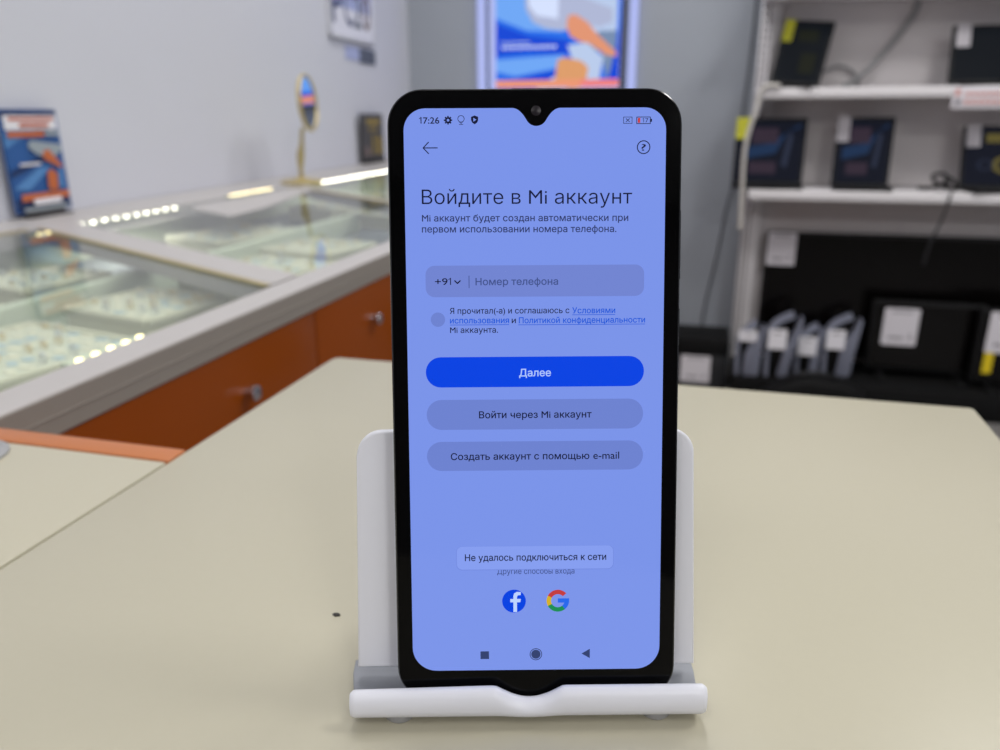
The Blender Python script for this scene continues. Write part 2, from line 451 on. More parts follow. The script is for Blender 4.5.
# led strips
def strip(y0, y1, x, m, z=CZ - 0.010):
    s = MB(); s.box((x - 0.010, y0, z - 0.004), (x + 0.005, y1, z - 0.001), M['case_side'])
    n = int((y1 - y0) / (0.027 if m is M['led'] else 0.015))
    for k in range(n):
        y = y0 + (k + 0.5) * (y1 - y0) / n
        s.lathe([(0.003, -0.0005), (0.003, 0.0012), (0, 0.0016)], m, (x, y, z - 0.001), (0.35, -0.2, 1), 10)
    C(s, 'led_strip')
    if y1 - y0 > 0.2:      # what the strip casts into the case
        l = area('led_strip_light', (x + 0.02, (y0 + y1) / 2, min(z, CZ - 0.012) - 0.006), (0.02, y1 - y0), 0.30 * (y1 - y0) / 0.27, (1, 0.98, 0.9))
        l.rotation_euler = (0, R(0), 0)
strip(1.09, 1.365, -1.042, M['led'], CZ - 0.004); strip(1.52, 1.70, -1.028, M['led_warm'], CZ + 0.005); strip(1.93, 2.56, -1.030, M['led'], CZ - 0.001)
strip(0.975, 1.025, -1.012, M['led_warm'], CZ - 0.003); strip(0.455, 0.54, -0.462, M['led_warm'], CZ - 0.008)
# fascia, drawers, carcass
fa = MB(); fa.box((XF + 0.0002, Y0, 0.8625), (XF + 0.0014, Y1, CZ - 0.0015), M['grey_dark'])
fa.box((XF + 0.0010, Y0, 0.8745), (XF + 0.0022, Y1, 0.8755), M['grey_dark'])
C(fa, 'fascia')
ca = MB(); ca.box((-1.13, Y0, 0.08), (XF - 0.024, 2.66, 0.799), M['cream_side']); ca.box((-1.13, Y0, 0.0), (XF - 0.06, 2.66, 0.08), M['black_matte']); C(ca, 'carcass')
cb = MB(); cb.box((-1.13, 2.66, 0.0), (XF - 0.022, Y1, CZ - 0.027), M['cream_side']); C(cb, 'end_cabinet')
ys = [0.308, 0.73, 1.21, 1.69, 2.17, 2.65, 3.13]
for q_, (a, b) in enumerate(zip(ys, ys[1:])):
    d = MB(); d.box((XF - 0.020, a + 0.0012, 0.10), (XF - 0.0005, b - 0.0012, 0.861), M['orange'], 0.0012)
    do = C(d, 'door_front')
    k = MB(); k.lathe([(0.0042, -0.001), (0.0042, 0.004), (0.0065, 0.006), (0.0078, 0.009), (0.0072, 0.0115), (0.0045, 0.0132), (0, 0.0136)], M['chrome'], (XF, b - 0.140 if q_ % 2 == 0 else a + 0.144, 0.8165), (1, 0, 0), 20)
    ko = k.build('knob', do); ko['label'] = 'small chrome knob'

# jewellery trays and the jewellery on them
def tray(cx, cy, sx, sy, ang, label, kinds):
    t = empty('jewellery_tray', (cx, cy, 0.8102), (0, 0, R(ang)))
    tag(t, label, 'tray', 'jewellery trays in the glass counter')
    b = MB(); b.box((-sx / 2, -sy / 2, 0), (sx / 2, sy / 2, 0.028), M['tray'], 0.003)
    for s in (-1, 1):
        b.box((-sx / 2, s * sy / 2 - 0.004, 0.026), (sx / 2, s * sy / 2 + 0.004, 0.036), M['tray'], 0.002)
        b.box((s * sx / 2 - 0.004, -sy / 2, 0.026), (s * sx / 2 + 0.004, sy / 2, 0.036), M['tray'], 0.002)
    b.build('tray_base', t)
    p = MB(); n = max(3, int(sx / 0.022))
    for k in range(n):
        x = -sx / 2 + 0.006 + (k + 0.5) * (sx - 0.012) / n; w = (sx - 0.012) / n
        p.box((x - w * 0.46, -sy / 2 + 0.005, 0.0275), (x + w * 0.46, sy / 2 - 0.005, 0.034), M['tray_pad'], 0.003)
    p.build('ring_pad', t)
    j = MB(); w = (sx - 0.012) / n
    for k in range(n):
        x = -sx / 2 + 0.006 + (k + 0.5) * w; q = int(sy / 0.016)
        for i in range(q):
            y = -sy / 2 + 0.012 + i * (sy - 0.024) / max(1, q - 1)
            mm = M[random.choice(kinds)]
            if random.random() < 0.25:
                a = random.uniform(0, 360)
                ring = [(x + 0.004 * math.cos(R(u)), y + random.uniform(-.0005, .0005), 0.0385 + 0.004 * math.sin(R(u))) for u in range(-60, 241, 30)]
                j.tube(ring, 0.0011, mm, 6)
                j.lathe([(0.002, 0), (0.0028, 0.0012), (0, 0.003)], M['silver'], (x, y, 0.0420), (0, 0, 1), 8)
            else:
                j.box((x - 0.006, y - 0.004, 0.0342), (x + 0.006, y + 0.004, 0.0352), M[random.choice(['tag_blue', 'tag_cream', 'tag_cream'])], 0, mtx=Matrix.Translation((x, y, 0)) @ Matrix.Rotation(random.uniform(-.5, .5), 4, 'Z') @ Matrix.Translation((-x, -y, 0)))
    jo = j.build('jewellery'); jo.location = t.location; jo.rotation_euler = t.rotation_euler
    tag(jo, 'rings and paper tags lying on the ' + label, 'jewellery', 'jewellery on the counter trays', 'stuff')
g = ['gold', 'gold', 'silver']
tray(-0.655, 0.545, 0.17, 0.21, -12, 'cream jewellery tray nearest the front, bottom left of the first glass pane', g)
tray(-0.655, 0.775, 0.14, 0.12, -12, 'cream jewellery tray at the front right corner of the first glass pane', g)
tray(-0.915, 0.640, 0.15, 0.20, -12, 'pale jewellery tray by the wall, left half of the first glass pane', ['silver', 'gold'])
tray(-0.915, 0.875, 0.13, 0.13, -12, 'pale jewellery tray by the wall, near the blue flyer', ['silver', 'gold'])
tray(-0.645, 1.010, 0.15, 0.18, -14, 'cream jewellery tray behind the grey divider, in front of the table mirror', g)
tray(-0.655, 1.220, 0.14, 0.14, -14, 'cream jewellery tray beside the phone, right end of the second glass pane', g)
tray(-0.900, 1.330, 0.14, 0.20, -14, 'pale jewellery tray by the wall under the second glass pane', ['silver', 'gold'])
tray(-0.720, 1.745, 0.20, 0.18, -14, 'cream jewellery tray under the third glass pane near the phone edge', g)
tray(-0.930, 1.850, 0.14, 0.22, -14, 'pale jewellery tray by the wall just beyond the mirror foot', ['silver', 'gold'])
tray(-0.840, 2.180, 0.20, 0.22, -14, 'farthest pale jewellery tray, under the bright LED strip', g)

# ------------------------------------------------------------------ blue flyer, mirror, dark card on the counter; pictures on the wall
def art(mbo, o, u, v, n, shapes, lift=0.0004):
    # flat printed shapes: (material, [(a,b)...]) in a frame with axes u, v; each next layer a hair above
    for i, (m, pts) in enumerate(shapes):
        mbo.poly([Vector(o) + Vector(u) * a + Vector(v) * b + Vector(n) * (lift * (i + 1)) for a, b in pts], m)
def R4(a0, b0, a1, b1): return [(a0, b0), (a1, b0), (a1, b1), (a0, b1)]

fy = empty('flyer', (wall_left_x(1.16) + 0.018, 1.164, CZ), (0, 0, R(3.3)))
tag(fy, 'blue and orange advertising card standing on the counter against the left wall', 'flyer')
f = MB(); f.prism([(0, y, z) for y, z in rrect(-0.066, 0.008, 0.066, 0.184, 0.003, 3)], (-0.004, 0, 0), M['c_blue']); f.build('card', fy)
f = MB()
art(f, (0, 0, 0), (0, 1, 0), (0, 0, 1), (1, 0, 0), [
    (M['c_navy'], R4(-0.064, 0.010, 0.064, 0.182)), (M['c_blue'], R4(-0.064, 0.034, 0.064, 0.168)),
    (M['c_blue2'], [(-0.064, 0.120), (0.01, 0.150), (-0.05, 0.150), (-0.064, 0.145)]),
    (M['c_blue2'], [(-0.064, 0.052), (0.0, 0.085), (0.03, 0.085), (-0.03, 0.048)]),
    (M['c_navy'], [(-0.064, 0.082), (0.02, 0.108), (0.02, 0.098), (-0.064, 0.070)]),
    (M['c_white'], [(-0.060, 0.150), (0.060, 0.150), (0.060, 0.174), (-0.060, 0.174)]),
    (M['c_red'], [(-0.050, 0.165), (0.054, 0.165), (0.054, 0.171), (-0.050, 0.171)]),
    (M['c_red'], [(-0.028, 0.154), (0.040, 0.154), (0.040, 0.161), (-0.028, 0.161)]),
    (M['c_orange'], [(-0.058, 0.138), (0.026, 0.138), (0.026, 0.147), (-0.058, 0.147)]),
    (M['c_grey'], [(0.028, 0.139), (0.060, 0.139), (0.060, 0.147), (0.028, 0.147)]),
    (M['c_grey'], [(-0.016, 0.118), (0.0, 0.108), (0.030, 0.098), (0.060, 0.112), (0.058, 0.124), (0.02, 0.128), (-0.010, 0.132), (-0.018, 0.126)]),
    (M['c_orange'], [(0.012, 0.112), (0.028, 0.116), (0.056, 0.084), (0.050, 0.082), (0.026, 0.094), (0.014, 0.098)]),
    (M['c_orange'], [(0.012, 0.046), (0.034, 0.044), (0.038, 0.072), (0.026, 0.082), (0.014, 0.076)]),
    (M['c_blue2'], [(0.038, 0.048), (0.050, 0.048), (0.050, 0.084), (0.042, 0.080)]),
    (M['c_white'], R4(-0.046, 0.090, 0.002, 0.094)),
    (M['c_orange'], R4(-0.056, 0.030, 0.058, 0.042)), (M['c_white'], R4(-0.030, 0.022, 0.036, 0.032)), (M['c_grey'], R4(-0.056, 0.012, 0.050, 0.018))])
f.build('print', fy, recalc=False)
f = MB(); f.box((-0.010, -0.05, 0.0), (0.016, 0.05, 0.004), M['frame_dark'], 0.001); f.box((-0.008, -0.045, 0.0035), (0.004, 0.045, 0.018), M['frame_dark'], 0.001); f.build('foot', fy)

mi = empty('table_mirror', (-1.066, 1.915, CZ), (0, 0, 0))
tag(mi, 'small oval mirror on a slim gold stem standing on the glass counter', 'mirror')
ga = R(-33)        # the mirror faces the room
b = MB(); b.lathe([(0, 0), (0.055, 0), (0.056, 0.004), (0.050, 0.008), (0.018, 0.012), (0.008, 0.018), (0, 0.018)], M['gold_trim']); b.build('base', mi)
b = MB(); b.tube([(0, 0, 0.015), (0, 0, 0.04), (0.001, 0, 0.055), (0.003, 0, 0.075), (0.009, 0, 0.10), (0.012, 0, 0.128), (0.016, 0, 0.142)], [0.005, 0.006, 0.009, 0.010, 0.006, 0.005, 0.006], M['gold_trim'], 14); b.build('stem', mi)
face = Matrix.Translation((0.037, 0, 0.203)) @ Matrix.Rotation(R(100), 4, 'Z') @ Matrix.Rotation(R(-3.5), 4, 'X')
b = MB(); pts = [(0.064 * math.cos(R(a)), 0, 0.067 * math.sin(R(a))) for a in range(0, 361, 8)]
b.tube(pts, 0.0048, M['gold_trim'], 10, cap=False); b.prism([(0.064 * math.cos(R(a)), 0.003, 0.067 * math.sin(R(a))) for a in range(0, 360, 8)], (0, 0.004, 0), M['gold_trim']); b.build('mirror_frame', mi, mtx=face)
b = MB(); b.prism([(0.062 * math.cos(R(a)), -0.001, 0.065 * math.sin(R(a))) for a in range(0, 360, 8)], (0, 0.003, 0), M['mirror']); b.build('mirror_glass', mi, mtx=face)

dk = empty('menu_card', (wall_left_x(2.83) + 0.022, 2.83, CZ), (0, 0, R(3.3)))
tag(dk, 'dark card with gold printing standing on the counter near the far corner', 'card')
f = MB(); f.prism([(0, -0.105, 0.008), (0, 0.125, 0.008), (0, 0.125, 0.178), (0, -0.105, 0.178)], (-0.005, 0, 0), M['frame_dark']); f.build('card', dk)
f = MB(); art(f, (0, 0, 0), (0, 1, 0), (0, 0, 1), (1, 0, 0), [(M['art_gold'], R4(-0.05, 0.140, 0.09, 0.158)), (M['art_gold'], R4(-0.03, 0.118, 0.06, 0.128)),
    (M['art_gold'], [(0.0, 0.03), (0.02, 0.03), (0.03, 0.10), (0.005, 0.10)]), (M['art_gold'], [(0.05, 0.03), (0.10, 0.03), (0.10, 0.09), (0.055, 0.10)]), (M['p_brown'], R4(-0.08, 0.03, -0.03, 0.06))]); f.build('print', dk, recalc=False)
f = MB(); f.box((-0.012, -0.09, 0), (0.012, 0.11, 0.010), M['black'], 0.002); f.build('foot', dk)

pf = empty('framed_poster', (wall_left_x(2.74) + 0.001, 2.74, 1.313), (0, 0, R(3.3)))
tag(pf, 'white framed poster with dark lettering high on the left wall', 'poster')
f = MB()
for lo, hi in (((-0.21, 0), (0.20, 0.012)), ((-0.21, 0.20), (0.20, 0.212)), ((-0.21, 0), (-0.198, 0.212)), ((0.188, 0), (0.20, 0.212))):
    f.box((0.0, lo[0], lo[1]), (0.014, hi[0], hi[1]), M['wall_white'], 0.002)
f.build('frame', pf)
f = MB(); f.box((0.0, -0.20, 0.01), (0.008, 0.19, 0.204), M['p_paper']); f.build('backing', pf)
f = MB(); art(f, (0.008, 0, 0), (0, 1, 0), (0, 0, 1), (1, 0, 0), [(M['p_lav'], R4(-0.175, 0.10, 0.185, 0.20))]); f.build('print', pf, recalc=False)
for ch, u0, u1, mm in (('P', -0.185, -0.095, 'p_ink'), ('C', -0.075, 0.0, 'p_ink'), ('2', 0.01, 0.08, 'p_slate'), ('0', 0.095, 0.17, 'p_brown')):
    me = text_mesh(ch, 0.01)
    xs = [v.co.x for v in me.vertices]; yy = [v.co.y for v in me.vertices]
    for v in me.vertices:
        a = u0 + (v.co.x - min(xs)) / (max(xs) - min(xs)) * (u1 - u0); c = 0.045 + (v.co.y - min(yy)) / (max(yy) - min(yy)) * 0.115
        v.co = (0.0088, a, c)
    me.materials.append(M[mm]); o = bpy.data.objects.new('lettering', me); COL.objects.link(o); o.parent = pf
nt_ = empty('wall_note', (wall_left_x(2.86) + 0.001, 2.86, 1.245), (0, 0, R(3.3)))
tag(nt_, 'small slate square with pale strip on the wall under the framed poster', 'wall note')
f = MB(); f.box((0, -0.06, 0), (0.003, 0.10, 0.050), M['p_slate']); f.build('note_sheet', nt_)
f = MB(); f.box((0, -0.19, 0.006), (0.002, -0.061, 0.050), M['p_lav']); f.build('pale_strip', nt_)

# ------------------------------------------------------------------ backlit advertising panel on the back wall
lb = empty('lightbox', (-0.655, YB, 1.08))
tag(lb, 'backlit blue advertising panel with glowing acrylic edges on the grey back wall', 'light box')
f = MB(); f.box((-0.345, -0.026, 0), (0.325, -0.018, 0.92), M['acrylic']); f.build('acrylic_sheet', lb)
for x in (-0.343, 0.288):
    f = MB(); f.box((x - 0.002, -0.029, 0), (x + 0.034, -0.016, 0.92), G['edge'], 0.003); f.build('lit_edge', lb)
f = MB(); f.box((-0.30, -0.016, 0.07), (0.27, -0.001, 0.90), M['frame_dark']); f.build('back_tray', lb)
f = MB(); f.box((-0.292, -0.0305, 0.082), (0.256, -0.0265, 0.89), G['edge'], 0.001); f.build('light_guide', lb)
f = MB()
art(f, (0, -0.0306, 0), (1, 0, 0), (0, 0, 1), (0, -1, 0), [
    (G['blue'], R4(-0.262, 0.09, 0.254, 0.88)),
    (G['sky'], [(-0.262, 0.36), (-0.13, 0.31), (0.02, 0.30), (0.02, 0.46), (-0.262, 0.52)]),
    (G['deep'], [(-0.262, 0.34), (-0.12, 0.29), (0.05, 0.27), (0.05, 0.215), (-0.12, 0.225), (-0.262, 0.215)]),
    (G['sky'], [(-0.262, 0.20), (0.03, 0.215), (0.03, 0.17), (-0.18, 0.135), (-0.262, 0.155)]),
    (G['deep'], [(-0.262, 0.115), (-0.262, 0.085), (0.0, 0.085), (0.06, 0.15), (0.06, 0.165), (-0.12, 0.135)]),
    (G['pale'], [(-0.09, 0.085), (0.02, 0.085), (0.0, 0.14)]),
    (G['pale'], [(0.08, 0.27), (0.14, 0.28), (0.20, 0.22), (0.24, 0.30), (0.24, 0.47), (0.10, 0.47)]),
    (G['grey'], [(-0.14, 0.47), (-0.135, 0.39), (-0.105, 0.34), (-0.05, 0.315), (0.03, 0.305), (0.07, 0.33), (0.17, 0.315), (0.22, 0.33), (0.22, 0.38), (0.06, 0.44), (0.05, 0.47)]),
    (G['white'], [(-0.13, 0.47), (-0.12, 0.40), (-0.09, 0.365), (0.0, 0.35), (0.0, 0.47)]),
    (G['steel'], [(0.10, 0.25), (0.18, 0.22), (0.21, 0.10), (0.24, 0.10), (0.24, 0.30), (0.17, 0.30)]),
    (G['pale'], [(0.10, 0.09), (0.17, 0.09), (0.19, 0.20), (0.12, 0.26), (0.04, 0.25), (0.06, 0.20)]),
    (G['deep'], [(0.20, 0.09), (0.254, 0.09), (0.254, 0.32), (0.235, 0.22), (0.22, 0.16)]),
    (G['hand'], [(0.04, 0.36), (0.07, 0.365), (0.12, 0.335), (0.16, 0.29), (0.245, 0.215), (0.24, 0.205), (0.20, 0.21), (0.13, 0.255), (0.09, 0.262), (0.05, 0.285), (0.035, 0.32)]),
    (G['tan'], [(0.0, 0.195), (0.03, 0.205), (0.10, 0.19), (0.13, 0.165), (0.12, 0.11), (0.09, 0.085), (0.05, 0.085), (-0.01, 0.115)]),
    (G['band'], R4(-0.262, 0.09, 0.10, 0.119)), (G['coral'], R4(0.10, 0.09, 0.254, 0.119))], 0.0002)
f.build('poster_print', lb, recalc=False)
f = MB()
for k in range(9): f.box((-0.24 + 0.014 * k, -0.0352, 0.262), (-0.229 + 0.014 * k, -0.0345, 0.268), G['pale'])
for k in range(13): f.box((-0.235 + 0.018 * k, -0.0352, 0.240 + 0.002 * (k % 2)), (-0.222 + 0.018 * k, -0.0345, 0.252), G['white'])
f.build('slogan', lb)['label'] = 'white slogan in two lines'

# ------------------------------------------------------------------ shelving on the right
SX0, SX1 = 0.135, 1.75
sh = empty('shelving_unit', (SX0, 3.2, 0))
tag(sh, 'white metal shop shelving carrying laptops and screens against the back wall', 'shelving')
def SH(mbo, name):
    o = mbo.build(name, sh); o.matrix_parent_inverse = Matrix.Translation((-SX0, -3.2, 0)); return o
def shelf_board(z, ):
    s = MB(); s.box((SX0 - 0.005, 3.0, z - 0.030), (SX1, 3.262, z), M['shelf'], 0.004)
    s.box((SX0 - 0.005, 2.996, z - 0.034), (SX1, 3.012, z + 0.001), M['shelf'], 0.004)
    SH(s, 'shelf')
for z in (0.80, 1.145, 1.468): shelf_board(z)
s = MB(); s.box((SX0, 2.94, 0.0), (SX1, 3.262, 0.10), M['black_matte'], 0.004); SH(s, 'base_shelf')
for k, (z0, z1) in enumerate(((0.10, 0.45), (0.452, 0.80), (0.80, 1.14), (1.142, 1.46), (1.462, 1.95))):
    s = MB(); s.box((SX0 + 0.02, 3.268, z0 + 0.001), (SX1, 3.284, z1 - 0.001), M['shelf_back'], 0.002); SH(s, 'back_panel')
def upright(x):
    s = MB(); s.box((x - 0.020, 3.235, 0.0), (x + 0.049, 3.300, 2.0), M['shelf'], 0.003)
    z = 0.13
    while z < 1.6:
        s.box((x - 0.014, 3.2335, z), (x - 0.007, 3.236, z + 0.017), M['slot']); s.box((x + 0.004, 3.2335, z), (x + 0.011, 3.236, z + 0.017), M['slot']); z += 0.027
    SH(s, 'upright')
upright(0.148); upright(1.70)
for z in (0.80, 1.145):
    for x in (SX0 + 0.012, 1.69):
        s = MB(); s.prism([(x, 3.235, z - 0.032), (x, 3.02, z - 0.032), (x, 3.02, z - 0.045), (x, 3.235, z - 0.10)], (0.004, 0, 0), M['shelf']); SH(s, 'bracket')
s = MB(); s.prism([(0.160, 3.234, 1.146), (0.160, 3.168, 1.146), (0.160, 3.185, 1.36), (0.160, 3.234, 1.40)], (0.006, 0, 0), M['shelf']); SH(s, 'end_plate')

sg = empty('shelf_price_sign', (0.815, 2.994, 1.11))
tag(sg, 'white price sign with red lines clipped to the front of the upper shelf', 'sign')
f = MB(); f.box((-0.072, -0.004, -0.036), (0.10, 0.0, 0.032), M['tag'], 0.001); f.build('sign_card', sg)
f = MB(); f.box((-0.066, -0.0048, 0.004), (-0.05, -0.004, 0.026), M['tag_red']); f.box((-0.062, -0.0048, -0.022), (-0.046, -0.004, -0.006), M['tag_ink'])
for k in range(7): f.box((-0.035 + 0.018 * k, -0.0048, 0.004), (-0.021 + 0.018 * k, -0.004, 0.016), M['tag_red']); f.box((-0.035 + 0.018 * k, -0.0048, -0.022), (-0.022 + 0.018 * k, -0.004, -0.008), M['tag_red'])
f.build('printing', sg)

def sticker(par, x, z, w, h, m, y=-0.0025, name='price_sticker', lab=None):
    f = MB(); f.prism([(a, y, c) for a, c in rrect(x, z - h, x + w, z, 0.004, 3)], (0, 0.0012, 0), m)
    o = f.build(name, par)
    if lab: o['label'] = lab
    return o
def laptop(loc, rz, w, h, lean, label, scr_shapes, st, rollz=0.0, base_d=0.20):
    t = empty('laptop', loc, (0, 0, R(rz))); tag(t, label, 'laptop', 'laptops on the shop shelves')
    b = MB(); b.box((-w / 2, -base_d, 0.001), (w / 2, 0, 0.016), M['black'], 0.004); b.build('base', t)
    b = MB()
    for r_ in range(5):
        for k in range(13): b.box((-w * 0.44 + k * w * 0.068, -0.045 - r_ * 0.019, 0.0155), (-w * 0.44 + k * w * 0.068 + w * 0.056, -0.030 - r_ * 0.019, 0.0172), M['dark_grey'])
    b.build('keyboard', t)
    b = MB(); b.box((-w * 0.15, -base_d + 0.01, 0.0155), (w * 0.15, -0.135, 0.0166), M['dark_grey'], 0.0004); b.build('touchpad', t)
    lid = Matrix.Translation((0, -0.004, 0.010 + abs(math.sin(R(rollz))) * w / 4)) @ Matrix.Rotation(R(-lean), 4, 'X') @ Matrix.Rotation(R(rollz), 4, 'Y')
    b = MB(); b.prism([(x, 0, z) for x, z in rrect(-w / 2, 0, w / 2, h, 0.006, 3)], (0, 0.007, 0), M['black']); lo = b.build('lid', t, mtx=lid)
    b = MB(); e = 0.010
    b.poly([(-w / 2 + e, -0.0006, 0.012), (w / 2 - e, -0.0006, 0.012), (w / 2 - e, -0.0006, h - e), (-w / 2 + e, -0.0006, h - e)], scr_shapes[0])
    for i, (m, pts) in enumerate(scr_shapes[1:]):
        b.poly([((a - 0.5) * (w - 2 * e), -0.0006 - 0.0003 * (i + 1), 0.018 + c * (h - e - 0.018)) for a, c in pts], m)
    b.build('display', lo, recalc=False)
    x, z, sw, shh, m = st
    sticker(lo, x, z, sw, shh, m, -0.004, lab='yellow price sticker' if m is M['yellow'] else 'white price sticker')
    return t
adv = [S['lap_navy'], (S['lap_blue'], [(0.1, 0.35), (0.6, 0.45), (0.75, 0.8), (0.95, 0.9), (0.95, 0.95), (0.5, 0.62), (0.1, 0.55)]), (S['lap_red'], R4(0.22, 0.62, 0.62, 0.88)), (S['lap_red'], R4(0.2, 0.1, 0.62, 0.30)), (S['lap_grey'], [(0.7, 0.25), (0.78, 0.2), (0.85, 0.75), (0.78, 0.8)])]
LZ = 1.1455; LZ2 = 0.8005
laptop((0.256, 3.13, LZ), -16, 0.172, 0.222, 14, 'dark laptop with a yellow sticker leaning on the upper shelf beside the upright', [S['lap_dark'], (S['lap_olive'], R4(0.3, 0.68, 0.78, 0.88)), (S['lap_olive'], R4(0.5, 0.12, 0.85, 0.48))], (-0.083, 0.222, 0.036, 0.076, M['yellow']), rollz=6, base_d=0.13)
laptop((0.912, 3.13, LZ), 3, 0.32, 0.192, 12, 'black laptop with a white tag at the right end of the upper shelf', [S['lap_dark']], (-0.148, 0.192, 0.044, 0.072, M['tag']), base_d=0.13)
laptop((0.195, 3.13, LZ2), -2, 0.25, 0.238, 8, 'laptop with a yellow sticker at the left end of the lower shelf', adv, (-0.124, 0.240, 0.050, 0.076, M['yellow']), base_d=0.12)
laptop((0.518, 3.13, LZ2), -2, 0.192, 0.240, 8, 'upright laptop with a white tag in the middle of the lower shelf', adv, (-0.094, 0.243, 0.042, 0.088, M['tag']), base_d=0.13)
laptop((0.988, 3.13, LZ2), 6, 0.29, 0.215, 14, 'laptop showing gold ring picture at the right end of the lower shelf', [S['lap_navy'], (S['lap_gold'], circ(0.50, 0.33, 0.17, 24)), (S['lap_navy'], circ(0.50, 0.33, 0.10, 24)), (S['lap_gold'], R4(0.24, 0.74, 0.5, 0.90)), (S['lap_grey'], circ(0.25, 0.33, 0.10, 20)), (S['lap_navy'], circ(0.25, 0.33, 0.075, 20))], (-0.135, 0.215, 0.046, 0.074, M['tag']), base_d=0.13)

def cable(name, pts, r, m, label):
    c = MB(); c.tube(smooth_path(pts, 8), r, m, 10); return tag(c.build(name), label, 'cable')
cable('power_cable', [(0.648, 3.252, 1.436), (0.646, 3.252, 1.412), (0.636, 3.25, 1.383), (0.586, 3.24, 1.305), (0.52, 3.23, 1.222), (0.465, 3.21, 1.172), (0.43, 3.17, 1.1555)], 0.010, M['cable_grey'], 'thick grey cable hanging down onto the upper shelf between two laptops')
cable('curled_cable', [(0.30, 3.235, 1.200), (0.36, 3.25, 1.208), (0.41, 3.25, 1.226), (0.45, 3.25, 1.216), (0.485, 3.25, 1.186), (0.487, 3.25, 1.152)], 0.006, M['cable_grey'], 'thin grey cable curling up behind the leaning laptop on the upper shelf')
cable('white_cable', [(0.20, 2.990, 1.152), (0.155, 2.986, 1.153), (0.132, 2.985, 1.125), (0.132, 2.985, 1.09), (0.115, 2.985, 1.02), (0.104, 2.985, 0.95), (0.104, 2.985, 0.86), (0.108, 2.985, 0.78), (0.112, 2.985, 0.66)], 0.0075, M['cable_white'], 'white cable looping over the shelf end and down past the lower laptop')
cable('black_cable', [(0.112, 3.376, 1.95), (0.108, 3.376, 1.47), (0.104, 3.376, 1.25), (0.095, 3.376, 1.06), (0.085, 3.376, 0.80), (0.066, 3.376, 0.70), (0.045, 3.376, 0.5), (0.010, 3.376, 0.25), (0.0, 3.376, 0.02)], 0.0032, M['cable_black'], 'thin black cable running down the grey wall left of the shelving')
cable('drooping_cord', [(0.79, 2.988, 0.803), (0.785, 2.988, 0.77), (0.775, 2.99, 0.71), (0.755, 3.0, 0.63), (0.75, 3.02, 0.55)], 0.004, M['cable_black'], 'black cord drooping from the lower shelf in front of the large television')
cable('tangled_cord', [(0.71, 3.1, 0.8085), (0.75, 3.08, 0.812), (0.79, 3.06, 0.835), (0.77, 3.04, 0.862), (0.74, 3.05, 0.855), (0.755, 3.06, 0.83), (0.79, 3.04, 0.815), (0.815, 3.03, 0.812), (0.80, 3.02, 0.84), (0.775, 3.02, 0.85), (0.785, 3.01, 0.812)], 0.006, M['black'], 'tangle of black cord lying on the lower shelf before the rightmost laptop')

# televisions and monitors on the bottom level
def price_card(par, x, z, w, h, y, yellow=False):
    f = MB(); f.prism([(a, y, c) for a, c in rrect(x, z - h, x + w, z, 0.006, 3)], (0, 0.0015, 0), M['tag'])
    f.box((x + w * 0.2, y - 0.0004, z - h * 0.12), (x + w * 0.8, y, z - h * 0.08), M['tag_ink'])
    for k in range(4): f.box((x + w * (0.2 + 0.11 * k), y - 0.0004, z - h * 0.84), (x + w * (0.28 + 0.11 * k), y, z - h * 0.76), M['tag_ink'])
    f.box((x + w * 0.78, y - 0.0004, z - h * 0.84), (x + w * 0.84, y, z - h * 0.68), M['tag_ink'])
    f.build('price_card', par)['label'] = 'white price card'
    if yellow:
        f = MB(); f.box((x + 0.004, y + 0.0005, z - h - 0.078), (x + 0.034, y + 0.0018, z - h + 0.010), M['yellow2']); f.build('yellow_sticker', par)['label'] = 'yellow sticker'
def screen_set(name, loc, w, h, label, cat, pc, stand=True, rz=0, back=None):
    t = empty(name, loc, (0, 0, R(rz))); tag(t, label, cat, 'screens on the bottom shelf')
    b = MB(); b.prism([(x, 0, z) for x, z in rrect(-w / 2, 0.03, w / 2, h, 0.006, 3)], (0, 0.03, 0), M['black'], bev=0.002, seg=2); b.build('housing', t)
    b = MB(); b.box((-w / 2 + 0.012, -0.0012, 0.045), (w / 2 - 0.012, 0.001, h - 0.012), M['black_gloss']); b.build('panel', t)
    for s in (-1, 1):
        b = MB(); b.box((s * w * 0.35 - 0.012, -0.06, 0.0), (s * w * 0.35 + 0.012, 0.05, 0.012), M['black'], 0.003); b.box((s * w * 0.35 - 0.008, 0.006, 0.01), (s * w * 0.35 + 0.008, 0.024, 0.05), M['black']); b.build('foot', t)
    price_card(t, *pc)
    return t
screen_set('television', (0.698, 3.205, 0.1005), 0.95, 0.524, 'large black television at the back of the bottom shelf with a white corner card', 'television', (-0.468, 0.522, 0.106, 0.128, -0.004))
screen_set('monitor', (0.815, 3.09, 0.1005), 0.385, 0.296, 'black monitor in front of the television with a white card on its upper left corner', 'monitor', (-0.150, 0.271, 0.120, 0.142, -0.004))
screen_set('monitor', (1.185, 3.02, 0.1005), 0.44, 0.300, 'black screen at the right edge with a white card and yellow sticker', 'monitor', (-0.190, 0.292, 0.13, 0.150, -0.004, True))

